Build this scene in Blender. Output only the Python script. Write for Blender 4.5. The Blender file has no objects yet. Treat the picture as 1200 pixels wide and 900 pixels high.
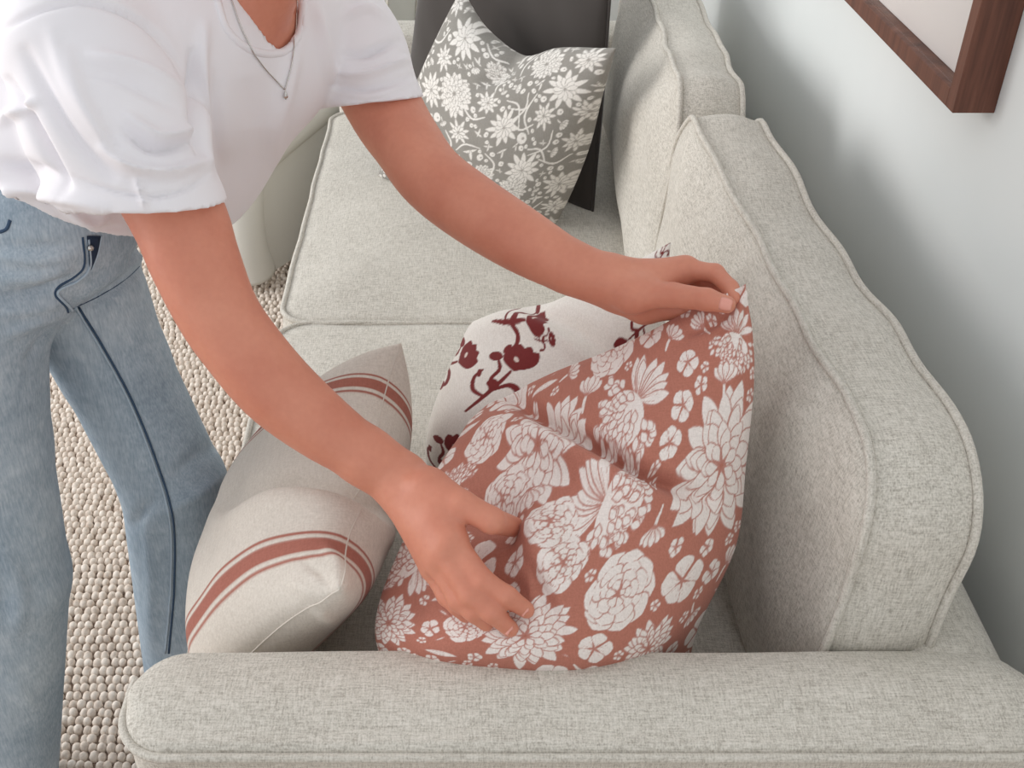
import bpy, math, random
import numpy as np
from mathutils import Vector
from mathutils.bvhtree import BVHTree

random.seed(7); RNG = np.random.default_rng(7)
scene = bpy.context.scene
C = scene.collection

# ------------------------------------------------------------------ camera
FPX, CX, CY = 1300.0, 545.0, 450.0            # focal length and principal point, 1200x900 frame
CAMZ, PITCH = 1.487, math.radians(35.1)
CP, SP = math.cos(PITCH), math.sin(PITCH)
cam_d = bpy.data.cameras.new('camera'); cam = bpy.data.objects.new('camera', cam_d); C.objects.link(cam)
cam.location = (0, 0, CAMZ); cam.rotation_euler = (math.pi/2-PITCH, 0, 0)
cam_d.sensor_width = 36; cam_d.lens = FPX*36/1200; cam_d.shift_x = (600-CX)/1200
cam_d.clip_start = 0.02; cam_d.clip_end = 50
scene.camera = cam

# ------------------------------------------------------------------ world, light, exposure
w = bpy.data.worlds.new('world'); scene.world = w; w.use_nodes = True
w.node_tree.nodes['Background'].inputs[0].default_value = (0.965, 0.98, 1.0, 1)
w.node_tree.nodes['Background'].inputs[1].default_value = 0.83
def area(name, loc, target, sx, sy, power, col):
    l = bpy.data.lights.new(name, 'AREA'); l.shape = 'RECTANGLE'; l.size = sx; l.size_y = sy
    l.energy = power; l.color = col
    o = bpy.data.objects.new(name, l); C.objects.link(o); o.location = loc
    o.rotation_euler = (Vector(target)-Vector(loc)).to_track_quat('-Z', 'Y').to_euler()
area('window_left_offscreen', (-3.15, 1.8, 1.55), (0.1, 1.8, 1.55), 2.6, 1.9, 76, (1.0, 0.98, 0.96))
scene.view_settings.view_transform = 'Standard'; scene.view_settings.look = 'None'
scene.view_settings.exposure = 0.02; scene.view_settings.gamma = 1.0
scene.view_settings.use_curve_mapping = False

# ------------------------------------------------------------------ helpers
def U(px, py, zc):
    """pixel + distance along the optical axis -> world point"""
    a, b = (px-CX)/FPX, (py-CY)/FPX
    return np.array([a*zc, zc*(CP-b*SP), CAMZ-zc*(SP+b*CP)])
def Uz(px, py, z):
    b = (py-CY)/FPX
    return U(px, py, (CAMZ-z)/(SP+b*CP))
def proj(V):
    V = np.asarray(V, float)
    dz = CAMZ-V[:, 2]; zc = V[:, 1]*CP+dz*SP
    return np.stack([CX+FPX*V[:, 0]/zc, CY+FPX*(dz*CP-V[:, 1]*SP)/zc, zc], 1)
def lin(c):
    c = np.asarray(c, float)/255.0
    return np.where(c <= 0.04045, c/12.92, ((c+0.055)/1.055)**2.4)
def rgba(c): return tuple(lin(c))+(1.0,)

def mesh_np(name, V, F, smooth=True):
    V = np.asarray(V, np.float32); F = np.asarray(F, np.int32)
    k = F.shape[1]; me = bpy.data.meshes.new(name)
    me.vertices.add(len(V)); me.vertices.foreach_set('co', V.ravel())
    me.loops.add(F.size); me.loops.foreach_set('vertex_index', F.ravel())
    me.polygons.add(len(F)); me.polygons.foreach_set('loop_start', np.arange(0, F.size, k, dtype=np.int32))
    me.polygons.foreach_set('use_smooth', np.full(len(F), smooth))
    me.update(calc_edges=True); me.validate()
    return me
def link(name, me, m, parent=None):
    o = bpy.data.objects.new(name, me); C.objects.link(o)
    if m: me.materials.append(m)
    if parent: o.parent = parent
    return o
class MB:
    """collects vertices and quads / triangles"""
    def __init__(s): s.v = []; s.f = []; s.n = 0
    def add(s, V, F):
        s.v.append(np.asarray(V, float)); s.f += [tuple(int(i)+s.n for i in f) for f in F]; s.n += len(V)
    def build(s, name, m, parent=None, smooth=True):
        me = bpy.data.meshes.new(name); me.from_pydata(np.concatenate(s.v).tolist(), [], s.f)
        me.polygons.foreach_set('use_smooth', np.full(len(s.f), smooth)); me.update()
        return link(name, me, m, parent)
def tube(pts, r, n=8, closed=False, cap=True):
    P = np.asarray(pts, float); L = len(P); r = np.broadcast_to(np.asarray(r, float), (L,))
    T = (np.roll(P, -1, 0)-np.roll(P, 1, 0)) if closed else np.gradient(P, axis=0)
    T /= np.linalg.norm(T, axis=1)[:, None]+1e-12
    ref = np.array([0.13, 0.27, 0.95]); nrm = np.cross(T[0], ref); nrm /= np.linalg.norm(nrm)
    V = []; ang = np.arange(n)*2*np.pi/n
    for i in range(L):
        nrm = nrm-T[i]*np.dot(nrm, T[i]); nrm /= np.linalg.norm(nrm)+1e-12
        b = np.cross(T[i], nrm)
        V.append(P[i]+r[i]*(np.cos(ang)[:, None]*nrm+np.sin(ang)[:, None]*b))
    F = []
    for i in range(L if closed else L-1):
        j = (i+1) % L
        for k in range(n):
            F.append((i*n+k, i*n+(k+1) % n, j*n+(k+1) % n, j*n+k))
    if cap and not closed:
        F.append(tuple(range(n))[::-1]); F.append(tuple((L-1)*n+k for k in range(n)))
    return np.concatenate(V), F
def cat1(P, t):
    """Catmull-Rom along axis 0 at parameters t in 0..n-1"""
    P = np.asarray(P, float); n = len(P)
    E = np.concatenate([[2*P[0]-P[1]], P, [2*P[-1]-P[-2]]])
    i = np.clip(np.floor(t).astype(int), 0, n-2); f = t-i
    f = f.reshape((-1,)+(1,)*(P.ndim-1))
    a, b, c, d = E[i], E[i+1], E[i+2], E[i+3]
    return 0.5*((2*b)+(c-a)*f+(2*a-5*b+4*c-d)*f**2+(3*b-a-3*c+d)*f**3)
def spline(P, n): return cat1(P, np.linspace(0, len(P)-1, n))
def wob(V, s, seed=0.0):
    """smooth pseudo noise of a point array"""
    x, y, z = (np.asarray(V)*s).T
    return (np.sin(x*1.7+y*0.9+seed)+np.sin(y*2.1-z*1.3+seed*1.7+1.3)+np.sin(z*1.9+x*1.1+seed*0.6+2.1)
            + 0.6*np.sin(2.7*x-1.9*y+2.3*z+seed*2.2))/3.6
def normals_of(me):
    n = np.empty(len(me.vertices)*3, np.float32); me.vertex_normals.foreach_get('vector', n)
    return n.reshape(-1, 3).astype(float)
def coords_of(me):
    n = np.empty(len(me.vertices)*3, np.float32); me.vertices.foreach_get('co', n)
    return n.reshape(-1, 3).astype(float)
def set_coords(me, V):
    me.vertices.foreach_set('co', np.asarray(V, np.float32).ravel()); me.update()
def poly_dist(xy, poly):
    """distance to a polyline and running parameter 0..1 along it"""
    poly = np.asarray(poly, float); seg = np.linalg.norm(np.diff(poly, axis=0), axis=1); cum = np.r_[0, np.cumsum(seg)]
    best = np.full(len(xy), 1e9); par = np.zeros(len(xy))
    for i in range(len(poly)-1):
        a, d = poly[i], poly[i+1]-poly[i]
        t = np.clip(((xy-a)@d)/(d@d+1e-9), 0, 1)
        q = np.linalg.norm(xy-(a+t[:, None]*d), axis=1)
        k = q < best; best[k] = q[k]; par[k] = (cum[i]+t[k]*seg[i])/cum[-1]
    return best, par
def folds(me, specs):
    """press cloth folds into a mesh: (pixel polyline, half width px, height m; minus = valley)"""
    V = coords_of(me); N = normals_of(me); P = proj(V)
    view = np.array([0, 0, CAMZ])-V; view /= np.linalg.norm(view, axis=1)[:, None]
    face = np.clip((N*view).sum(1)*4+0.6, 0, 1)
    D = np.zeros(len(V))
    for poly, wd, amp in specs:
        poly = np.asarray(poly, float)
        poly = spline(poly, 5*len(poly)) if len(poly) > 2 else poly
        lo, hi = poly.min(0)-3*wd, poly.max(0)+3*wd
        k = np.where((P[:, 0] > lo[0]) & (P[:, 0] < hi[0]) & (P[:, 1] > lo[1]) & (P[:, 1] < hi[1]) & (face > 0))[0]
        if not len(k): continue
        d, t = poly_dist(P[k, :2], poly)
        D[k] += amp*np.exp(-(d/wd)**2)*np.sin(np.pi*np.clip(t*0.92+0.04, 0, 1))**0.6*face[k]
    set_coords(me, V+N*D[:, None])
def bvh_of(o):
    me = o.data
    return BVHTree.FromPolygons([v.co for v in me.vertices], [p.vertices for p in me.polygons])
def cast(bvh, px, py, off=0.0):
    d = Vector(U(px, py, 1.0))-Vector((0, 0, CAMZ)); d.normalize()
    h = bvh.ray_cast(Vector((0, 0, CAMZ)), d)
    if h[0] is None: return None
    return np.array(h[0]+h[1]*off*(1 if h[1].dot(d) < 0 else -1))
def cast_line(bvh, poly, n, off=0.0):
    out = [cast(bvh, x, y, off) for x, y in spline(poly, n)]
    return [p for p in out if p is not None]
def empty(name, loc=(0, 0, 0)):
    o = bpy.data.objects.new(name, None); C.objects.link(o); o.location = loc; o.empty_display_size = 0.1
    return o
def tag(o, label=None, cat=None, group=None, kind=None):
    if label: o['label'] = label
    if cat: o['category'] = cat
    if group: o['group'] = group
    if kind: o['kind'] = kind
    return o
def box(mb, x0, x1, y0, y1, z0, z1):
    mb.add([(x, y, z) for z in (z0, z1) for x, y in ((x0, y0), (x1, y0), (x1, y1), (x0, y1))],
           [(3, 2, 1, 0), (4, 5, 6, 7), (0, 1, 5, 4), (1, 2, 6, 5), (2, 3, 7, 6), (3, 0, 4, 7)])

# ------------------------------------------------------------------ materials
def newmat(name, rough=0.9, spec=0.25):
    m = bpy.data.materials.new(name); m.use_nodes = True; nt = m.node_tree
    b = nt.nodes['Principled BSDF']; b.inputs['Roughness'].default_value = rough
    b.inputs['Specular IOR Level'].default_value = spec
    return m, nt, b
def nd(nt, typ, **kw):
    n = nt.nodes.new(typ)
    for k, v in kw.items(): setattr(n, k, v)
    return n
def noise(nt, scale, detail=3, mapping=None, rough=0.5):
    tc = nd(nt, 'ShaderNodeTexCoord'); n = nd(nt, 'ShaderNodeTexNoise')
    n.inputs['Scale'].default_value = scale; n.inputs['Detail'].default_value = detail; n.inputs['Roughness'].default_value = rough
    if mapping:
        mp = nd(nt, 'ShaderNodeMapping'); mp.inputs['Scale'].default_value = mapping
        nt.links.new(tc.outputs['Object'], mp.inputs[0]); nt.links.new(mp.outputs[0], n.inputs['Vector'])
    else: nt.links.new(tc.outputs['Object'], n.inputs['Vector'])
    return n.outputs['Fac']
def math_(nt, op, a, b=None, clamp=False):
    n = nd(nt, 'ShaderNodeMath', operation=op); n.use_clamp = clamp
    for i, x in enumerate((a, b)):
        if x is None: continue
        if isinstance(x, (int, float)): n.inputs[i].default_value = x
        else: nt.links.new(x, n.inputs[i])
    return n.outputs[0]
def ramp(nt, fac, stops):
    r = nd(nt, 'ShaderNodeValToRGB'); e = r.color_ramp.elements
    while len(e) < len(stops): e.new(0.5)
    for i, (p, c) in enumerate(stops): e[i].position = p; e[i].color = rgba(c)
    nt.links.new(fac, r.inputs[0]); return r.outputs[0]
def bump(nt, b, h, strength=0.3, dist=0.001):
    n = nd(nt, 'ShaderNodeBump'); n.inputs['Strength'].default_value = strength; n.inputs['Distance'].default_value = dist
    nt.links.new(h, n.inputs['Height']); nt.links.new(n.outputs[0], b.inputs['Normal'])
def weave(nt, fine=900):
    a = noise(nt, 1.0, 3, (fine*0.10, fine, fine)); c = noise(nt, 1.0, 3, (fine, fine*0.10, fine*0.6)); d = noise(nt, 1.0, 2, (fine, fine, fine*0.10))
    return math_(nt, 'MULTIPLY', math_(nt, 'ADD', math_(nt, 'ADD', a, c), d), 0.3333)
def plain(name, c, rough=0.9, spec=0.25):
    m, nt, b = newmat(name, rough, spec); b.inputs['Base Color'].default_value = rgba(c); return m
def sofa_fabric(name, dark, mid, light):
    m, nt, b = newmat(name, 0.95, 0.15)
    wv = weave(nt, 620); big = noise(nt, 9, 3)
    f = math_(nt, 'ADD', wv, math_(nt, 'MULTIPLY', math_(nt, 'SUBTRACT', big, 0.5), 0.10))
    nt.links.new(ramp(nt, f, [(0.37, dark), (0.5, mid), (0.62, light)]), b.inputs['Base Color'])
    bump(nt, b, wv, 0.5, 0.0016); b.inputs['Sheen Weight'].default_value = 0.15
    return m
M = {}
M['sofa'] = sofa_fabric('heathered_sofa_fabric', (168, 162, 152), (204, 199, 189), (223, 218, 209))
M['pipe'] = sofa_fabric('piping_fabric', (172, 166, 156), (203, 198, 188), (219, 214, 205))
M['chair'] = plain('chair_fabric', (214, 213, 206))
def cloth_attr(name, wv=700, strength=0.35):
    m, nt, b = newmat(name, 0.9, 0.2)
    a = nd(nt, 'ShaderNodeAttribute'); a.attribute_name = 'print'
    f = weave(nt, wv)
    mx = nd(nt, 'ShaderNodeMix'); mx.data_type = 'RGBA'; mx.blend_type = 'MULTIPLY'; mx.inputs[0].default_value = 1.0
    g = ramp(nt, f, [(0.35, (232, 230, 228)), (0.65, (255, 255, 255))])
    nt.links.new(a.outputs['Color'], mx.inputs[6]); nt.links.new(g, mx.inputs[7]); nt.links.new(mx.outputs[2], b.inputs['Base Color'])
    bump(nt, b, f, strength, 0.0008); b.inputs['Sheen Weight'].default_value = 0.1
    return m
M['print'] = cloth_attr('printed_cotton'); M['linen'] = cloth_attr('striped_linen', 520, 0.6)
def skin():
    m, nt, b = newmat('skin', 0.48, 0.4)
    n = noise(nt, 14, 4)
    n2 = noise(nt, 160, 3)
    f = math_(nt, 'ADD', math_(nt, 'MULTIPLY', n, 0.8), math_(nt, 'MULTIPLY', n2, 0.2))
    nt.links.new(ramp(nt, f, [(0.3, (198, 124, 101)), (0.7, (216, 146, 121))]), b.inputs['Base Color'])
    b.inputs['Subsurface Weight'].default_value = 0.12; b.inputs['Subsurface Radius'].default_value = (0.012, 0.004, 0.002)
    b.inputs['Subsurface Scale'].default_value = 0.6
    bump(nt, b, n2, 0.12, 0.001)
    return m
M['skin'] = skin()
M['nail'] = plain('nail', (226, 158, 142), 0.25, 0.5)
def cotton():
    m, nt, b = newmat('white_cotton', 0.92, 0.15)
    n = noise(nt, 900, 2); b.inputs['Base Color'].default_value = rgba((236, 233, 237)); bump(nt, b, n, 0.15, 0.0006)
    b.inputs['Sheen Weight'].default_value = 0.1
    return m
M['shirt'] = cotton()
def denim():
    m, nt, b = newmat('light_denim', 0.92, 0.15)
    big = noise(nt, 7, 4); st = noise(nt, 1.0, 4, (520, 520, 55)); fl = noise(nt, 70, 4, None, 0.65)
    f = math_(nt, 'ADD', math_(nt, 'ADD', math_(nt, 'MULTIPLY', big, 0.4), math_(nt, 'MULTIPLY', st, 0.35)), math_(nt, 'MULTIPLY', fl, 0.25))
    nt.links.new(ramp(nt, f, [(0.30, (122, 140, 155)), (0.5, (162, 177, 190)), (0.68, (198, 209, 217))]), b.inputs['Base Color'])
    bump(nt, b, st, 0.4, 0.001)
    return m
M['denim'] = denim()
M['denim_dark'] = plain('dark_denim_seam_crease', (62, 82, 106)); M['denim_light'] = plain('worn_denim_edge', (172, 188, 202))
M['fly'] = plain('painted_fly_shade', (44, 56, 76))  # dark navy paints the shade inside the open fly
M['metal'] = plain('silver', (205, 203, 200), 0.25, 0.5); M['metal'].node_tree.nodes['Principled BSDF'].inputs['Metallic'].default_value = 1.0
M['velvet'] = plain('charcoal_velvet', (66, 61, 58), 0.85, 0.2); M['velvet'].node_tree.nodes['Principled BSDF'].inputs['Sheen Weight'].default_value = 0.3
def wall_mat():
    m, nt, b = newmat('white_wall_paint', 0.85, 0.2)
    n = noise(nt, 3, 3); nt.links.new(ramp(nt, n, [(0.3, (225, 229, 228)), (0.7, (231, 234, 233))]), b.inputs['Base Color'])
    bump(nt, b, noise(nt, 260, 2), 0.08, 0.0006)
    return m
M['wall'] = wall_mat()
def wood(name, c0, c1, c2):
    m, nt, b = newmat(name, 0.5, 0.35)
    f = noise(nt, 1.0, 5, (42, 42, 3.2), 0.6); g = noise(nt, 1.0, 3, (260, 260, 14))
    f = math_(nt, 'ADD', math_(nt, 'MULTIPLY', f, 0.8), math_(nt, 'MULTIPLY', g, 0.2))
    nt.links.new(ramp(nt, f, [(0.32, c0), (0.5, c1), (0.7, c2)]), b.inputs['Base Color'])
    return m
M['walnut'] = wood('walnut', (74, 44, 34), (105, 66, 52), (128, 84, 66))
M['floor'] = wood('floor_oak', (150, 120, 90), (175, 143, 110), (190, 160, 126))
def rug_mat():
    m, nt, b = newmat('wool', 1.0, 0.1)
    a = noise(nt, 60, 1); c = noise(nt, 420, 3)
    f = math_(nt, 'ADD', math_(nt, 'MULTIPLY', a, 0.75), math_(nt, 'MULTIPLY', c, 0.25))
    nt.links.new(ramp(nt, f, [(0.3, (196, 180, 166)), (0.5, (222, 210, 198)), (0.7, (238, 229, 219))]), b.inputs['Base Color'])
    bump(nt, b, c, 0.4, 0.001)
    return m
M['rug'] = rug_mat(); M['rug_base'] = plain('rug_backing', (140, 122, 108))
M['paper'] = plain('print_paper', (232, 226, 222)); M['paper_tone'] = plain('print_tone', (206, 198, 193))
m, nt, b = newmat('picture_glass', 0.05, 0.5)
tr = nd(nt, 'ShaderNodeBsdfTransparent'); gl = nd(nt, 'ShaderNodeBsdfGlossy'); gl.inputs['Roughness'].default_value = 0.08
fr = nd(nt, 'ShaderNodeFresnel'); fr.inputs[0].default_value = 1.35; mixs = nd(nt, 'ShaderNodeMixShader')
mixs.inputs[0].default_value = 0.07; nt.links.new(tr.outputs[0], mixs.inputs[1]); nt.links.new(gl.outputs[0], mixs.inputs[2])
nt.links.new(mixs.outputs[0], nt.nodes['Material Output'].inputs['Surface']); M['glass'] = m
M['hair'] = plain('brown_hair', (84, 58, 42), 0.5, 0.4)
M['eye'] = plain('eye_white', (235, 232, 228), 0.3, 0.5)
M['lip'] = plain('lip', (178, 96, 84), 0.45, 0.4)
M['leg_wood'] = plain('dark_leg', (70, 52, 42), 0.5, 0.3)

# ------------------------------------------------------------------ the room
mb = MB(); box(mb, -3.2, 0.72, -1.0, 4.2, -0.1, 0.0); tag(mb.build('floor', M['floor'], None, False), kind='structure')
WX = 0.60
mb = MB(); box(mb, WX, WX+0.12, -1.0, 4.2, 0.0, 2.6); tag(mb.build('wall_right', M['wall'], None, False), kind='structure')
mb = MB(); box(mb, -3.2, WX+0.12, 4.2, 4.32, 0.0, 2.6); tag(mb.build('wall_far', M['wall'], None, False), kind='structure')
mb = MB(); box(mb, WX-0.014, WX, -1.0, 4.2, 0.0, 0.09); tag(mb.build('baseboard_right', M['wall'], None, False), kind='structure')

# ------------------------------------------------------------------ rug: backing + rows of two-lobed wool loops
rug = empty('rug', (-0.8, 1.7, 0)); tag(rug, 'beige chunky wool loop rug on the floor under the person', 'rug')
mb = MB(); box(mb, -1.34, 0.3, 0.44, 3.04, 0.001, 0.008); o = mb.build('backing', M['rug_base'], rug, False); o.location = (0.8, -1.7, 0)
def wool():
    lx, ly = 0.0285, 0.0172
    nu, nv = 7, 3
    sv = [(math.cos(2*math.pi*i/nu)*math.cos(a), math.sin(2*math.pi*i/nu)*math.cos(a), math.sin(a)) for a in (-0.35, 0.25, 0.85) for i in range(nu)]+[(0, 0, 1)]
    sv = np.array(sv)
    F = [(j*nu+i, j*nu+(i+1) % nu, (j+1)*nu+(i+1) % nu, (j+1)*nu+i) for j in range(nv-1) for i in range(nu)]
    T = [(2*nu+i, 2*nu+(i+1) % nu, 3*nu) for i in range(nu)]
    Tq = np.array([(a, b, c) for a, b, c, d in F]+[(a, c, d) for a, b, c, d in F]+T)
    P = []
    y, row = 0.45, 0
    while y < 3.0:
        x = -1.33+(row % 2)*lx*0.5+random.uniform(-.004, .004)
        while x < -0.30:
            for sx in (-0.215, 0.215):
                P.append((x+sx*lx+random.gauss(0, .0007), y+random.gauss(0, .0007)+0.003*math.sin(x*11+row*.25), random.uniform(.90, 1.10), random.uniform(-.2, .2)))
            x += lx*random.uniform(.94, 1.06)
        y += ly*random.uniform(.95, 1.05); row += 1
    P = np.array(P); n = len(P); k = len(sv)
    S = sv*np.array([lx*0.285, ly*0.55, 0.0100])
    V = S[None]*P[:, None, 2:3]
    c, s = np.cos(P[:, 3])[:, None], np.sin(P[:, 3])[:, None]
    X = V[:, :, 0]*c-V[:, :, 1]*s+P[:, 0:1]; Y = V[:, :, 0]*s+V[:, :, 1]*c+P[:, 1:2]; Z = V[:, :, 2]+0.011
    V = np.stack([X, Y, Z], 2).reshape(-1, 3)
    Fa = (Tq[None]+np.arange(n)[:, None, None]*k).reshape(-1, 3)
    return mesh_np('wool_pile', V, Fa)
o = link('wool_pile', wool(), M['rug'], rug); o.location = (0.8, -1.7, 0); tag(o, kind='stuff')

# ------------------------------------------------------------------ cushions
def rrect(ha, hb, r, n=10, per=14):
    pts = []; nr = []
    cs = [(ha-r, hb-r, 0), (-ha+r, hb-r, 90), (-ha+r, -hb+r, 180), (ha-r, -hb+r, 270)]
    for i, (x, y, a0) in enumerate(cs):
        for k in range(n+1):
            a = math.radians(a0+90*k/n); pts.append((x+r*math.cos(a), y+r*math.sin(a))); nr.append((math.cos(a), math.sin(a)))
        x2, y2, _ = cs[(i+1) % 4]; a = math.radians(a0+90)
        p = pts[-1]; q = (x2+r*math.cos(a), y2+r*math.sin(a))
        for k in range(1, per):
            t = k/per; pts.append((p[0]+(q[0]-p[0])*t, p[1]+(q[1]-p[1])*t)); nr.append((math.cos(a), math.sin(a)))
    return np.array(pts), np.array(nr)
def cushion(name, ha, hb, r, T, dome_f, dome_b, fmap, mat, parent, pipe=0.0045, bulge=0.008, rings=16, lump=0.004, seed=0.0, power=2.6, dens=14):
    O, N = rrect(ha, hb, r, 10, dens); m = len(O); V = []; F = []
    def ring(P2, c):
        V.append(np.column_stack([P2, np.full(m, c) if np.isscalar(c) else c]))
    # front panel rings (centre outwards), gusset, back panel rings
    ss = np.linspace(0.03, 1, rings)
    for s in ss: ring(O*s, T/2+dome_f*(1-s**power))
    for t in np.linspace(0, 1, 15)[1:-1]: ring(O+N*bulge*math.sin(math.pi*t), T/2-T*t)
    for s in ss[::-1]: ring(O*s, -T/2-dome_b*(1-s**power))
    L = len(V); V = np.concatenate(V)
    for i in range(L-1):
        for k in range(m): F.append((i*m+k, (i+1)*m+k, (i+1)*m+(k+1) % m, i*m+(k+1) % m))
    V = np.concatenate([V, [[0, 0, T/2+dome_f]], [[0, 0, -T/2-dome_b]]])
    F += [(L*m, k, (k+1) % m) for k in range(m)]+[(L*m+1, (L-1)*m+(k+1) % m, (L-1)*m+k) for k in range(m)]
    def warp(V):
        W = fmap(V); return W+lump*np.column_stack([wob(W, 17, seed), wob(W, 15, seed+4), wob(W, 16, seed+9)])
    mb = MB(); mb.add(warp(V), F); o = mb.build(name, mat, parent)
    for c in (T/2, -T/2):
        P = warp(np.column_stack([O+N*pipe*0.5, np.full(m, c)])); pm = MB(); pm.add(*tube(P, pipe, 8, True)); pm.build('piping', M['pipe'], o)
    return o

# ------------------------------------------------------------------ sofa
XF, XB = -0.327, 0.545                        # front of the seat, back of the sofa
Y0, Y1, Y2 = 0.755, 1.656, 2.655              # arm face, seam between the cushions, far arm face
ZA = 0.655
sofa = empty('sofa', (0.1, 1.7, 0)); tag(sofa, 'light grey heathered fabric sofa with piped cushions along the white wall', 'sofa')
SOFF = np.array([-0.1, -1.7, 0])
def S(o): o.location = SOFF; return o
mb = MB(); box(mb, XF+0.02, XB-0.02, Y0-0.10, Y2+0.10, 0.12, 0.30); S(mb.build('base', M['sofa'], sofa, False))
def arm(y0, y1, near):
    """plump upholstered arm: rounded plan outline, soft roll over the top"""
    XA = XF+0.008; ha, hb = (XB-XA)/2, (y1-y0)/2; cx, cy = (XB+XA)/2, (y0+y1)/2; r = 0.050
    O, N = rrect(ha, hb, r, 12, 40)
    sec = [(-1.0, z) for z in np.linspace(0.12, ZA-0.030, 8)]          # across the arm: (y share, z)
    sec += [(-1+0.14*(1-math.cos(a)), ZA-0.030+0.018*math.sin(a)) for a in np.radians(np.linspace(10, 90, 8))]
    sec += [(q, ZA-0.013+0.013*(1-(q/0.80)**2)) for q in np.linspace(-0.80, 0.76, 17)[1:-1]]
    sec += [(1-0.24*(1-math.cos(a)), ZA-0.050+0.038*math.sin(a)) for a in np.radians(np.linspace(90, 0, 9))]
    sec += [(1.0, z) for z in np.linspace(ZA-0.055, 0.12, 8)]
    if not near: sec = [(-q, z) for q, z in sec][::-1]
    sec = np.array(sec); m = len(sec)
    e = np.r_[r*(1-np.cos(np.linspace(0, math.pi/2, 9))), np.linspace(r, 2*ha-r, 60)[1:-1], 2*ha-r*(1-np.cos(np.linspace(math.pi/2, 0, 9)))]
    V = []; F = []
    for d in e:
        q = min(d, 2*ha-d, r); h_ = hb-r+math.sqrt(max(0, r*r-(r-q)**2)); low = 0.010*(1-math.sqrt(max(0, 1-(1-q/r)**2)))
        z = sec[:, 1]-low*np.clip((sec[:, 1]-0.45)/(ZA-0.45), 0, 1)
        V.append(np.column_stack([np.full(m, cx-ha+d), cy+sec[:, 0]*h_, z]))
    L = len(V); V = np.concatenate(V)
    for i in range(L-1):
        for k in range(m-1): F.append((i*m+k, (i+1)*m+k, (i+1)*m+k+1, i*m+k+1))
    F.append(tuple(range(m))); F.append(tuple((L-1)*m+k for k in range(m))[::-1])
    V[:, 2] += 0.003*wob(V, 9, 2)*(V[:, 2] > 0.5)
    mb = MB(); mb.add(V, F); o = S(mb.build('arm', M['sofa'], sofa))
    return O, N, cx, cy, o
def arm_pipe(O, N, cx, cy, o, near):
    keep = ((O[:, 1] < 0.03) if near else (O[:, 1] > -0.03)) & (O[:, 0] < 0.40)
    st_ = [q for q in range(len(O)) if keep[q] and not keep[q-1]][0]; P = []
    for q in range(len(O)):
        q = (q+st_) % len(O); p, n = O[q], N[q]
        if keep[q]: P.append((p[0]+n[0]*0.0025+cx, p[1]+n[1]*0.0025+cy, ZA-0.022-0.003*max(0, min(1, (-0.375-p[0])/0.04))))
    pm = MB(); pm.add(*tube(P, 0.0046, 8)); pm.build('piping', M['pipe'], o)
r = arm(Y0-0.126, Y0, True); arm_pipe(*r, True)
r = arm(Y2, Y2+0.126, False); arm_pipe(*r, False)
# back frame: rounded rail behind the cushions
mb = MB(); pr = []
for a in np.linspace(0, 180, 13): pr.append((0.487+0.058*math.cos(math.radians(a)), ZA-0.055+0.044*math.sin(math.radians(a))))
pr = [(0.545, 0.12)]+pr+[(0.429, 0.12)]; n = len(pr); ys = np.linspace(Y0-0.06, Y2+0.06, 30)
V = [(x, y, z+0.002*math.sin(y*7)) for y in ys for x, z in pr]
mb.add(V, [(i*n+k, i*n+k+1, (i+1)*n+k+1, (i+1)*n+k) for i in range(len(ys)-1) for k in range(n-1)]); S(mb.build('back_frame', M['sofa'], sofa))
for x in (XF+0.06, XB-0.06):
    for y in (Y0-0.06, Y2+0.06):
        mb = MB(); mb.add(*tube([(x, y, 0.012), (x, y, 0.13)], [0.016, 0.026], 12)); S(mb.build('leg', M['leg_wood'], sofa))
for (a, b2, sd) in ((Y0+0.001, Y1-0.003, 1.0), (Y1+0.003, Y2-0.001, 5.0)):
    cy = (a+b2)/2
    def fm(V, cy=cy): return np.column_stack([V[:, 0]+0.04, V[:, 1]+cy, V[:, 2]+0.375])
    S(cushion('seat_cushion', 0.367, (b2-a)/2, 0.060, 0.155, 0.022, 0.003, fm, M['sofa'], sofa, 0.0048, 0.007, 18, 0.003, sd, 2.4))
for (a, b2, sd, dz) in ((Y0+0.004, Y1-0.002, 3.0, 0.0), (Y1+0.002, Y2-0.008, 8.0, 0.0)):
    cy = (a+b2)/2
    def fm(V, cy=cy, hb=(b2-a)/2, dz=dz):
        # local: a along the sofa, b up, c towards the seat
        y = V[:, 0]+cy; h = V[:, 1]+0.190
        tilt = 0.085
        lean = (h-0.200)*tilt
        x = 0.412+lean-V[:, 2]*1.0
        sag = -0.010*np.cos(V[:, 0]/hb*math.pi)*np.clip(h/0.40, 0, 1)
        z = 0.447+h+sag+dz+V[:, 2]*tilt*0.7
        x = x-0.036*np.exp(-((y-Y1)/0.35)**2); z = z+0.014*np.exp(-((y-Y1)/0.30)**2)*np.clip(h/0.39, 0, 1)
        return np.column_stack([x, y, z])
    bc = S(cushion('back_cushion', (b2-a)/2, 0.196, 0.088, 0.100, 0.055, 0.004, fm, M['sofa'], sofa, 0.0046, 0.008, 18, 0.005, sd, 2.0, 40))
    if a < 1: BACK = bc

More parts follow.
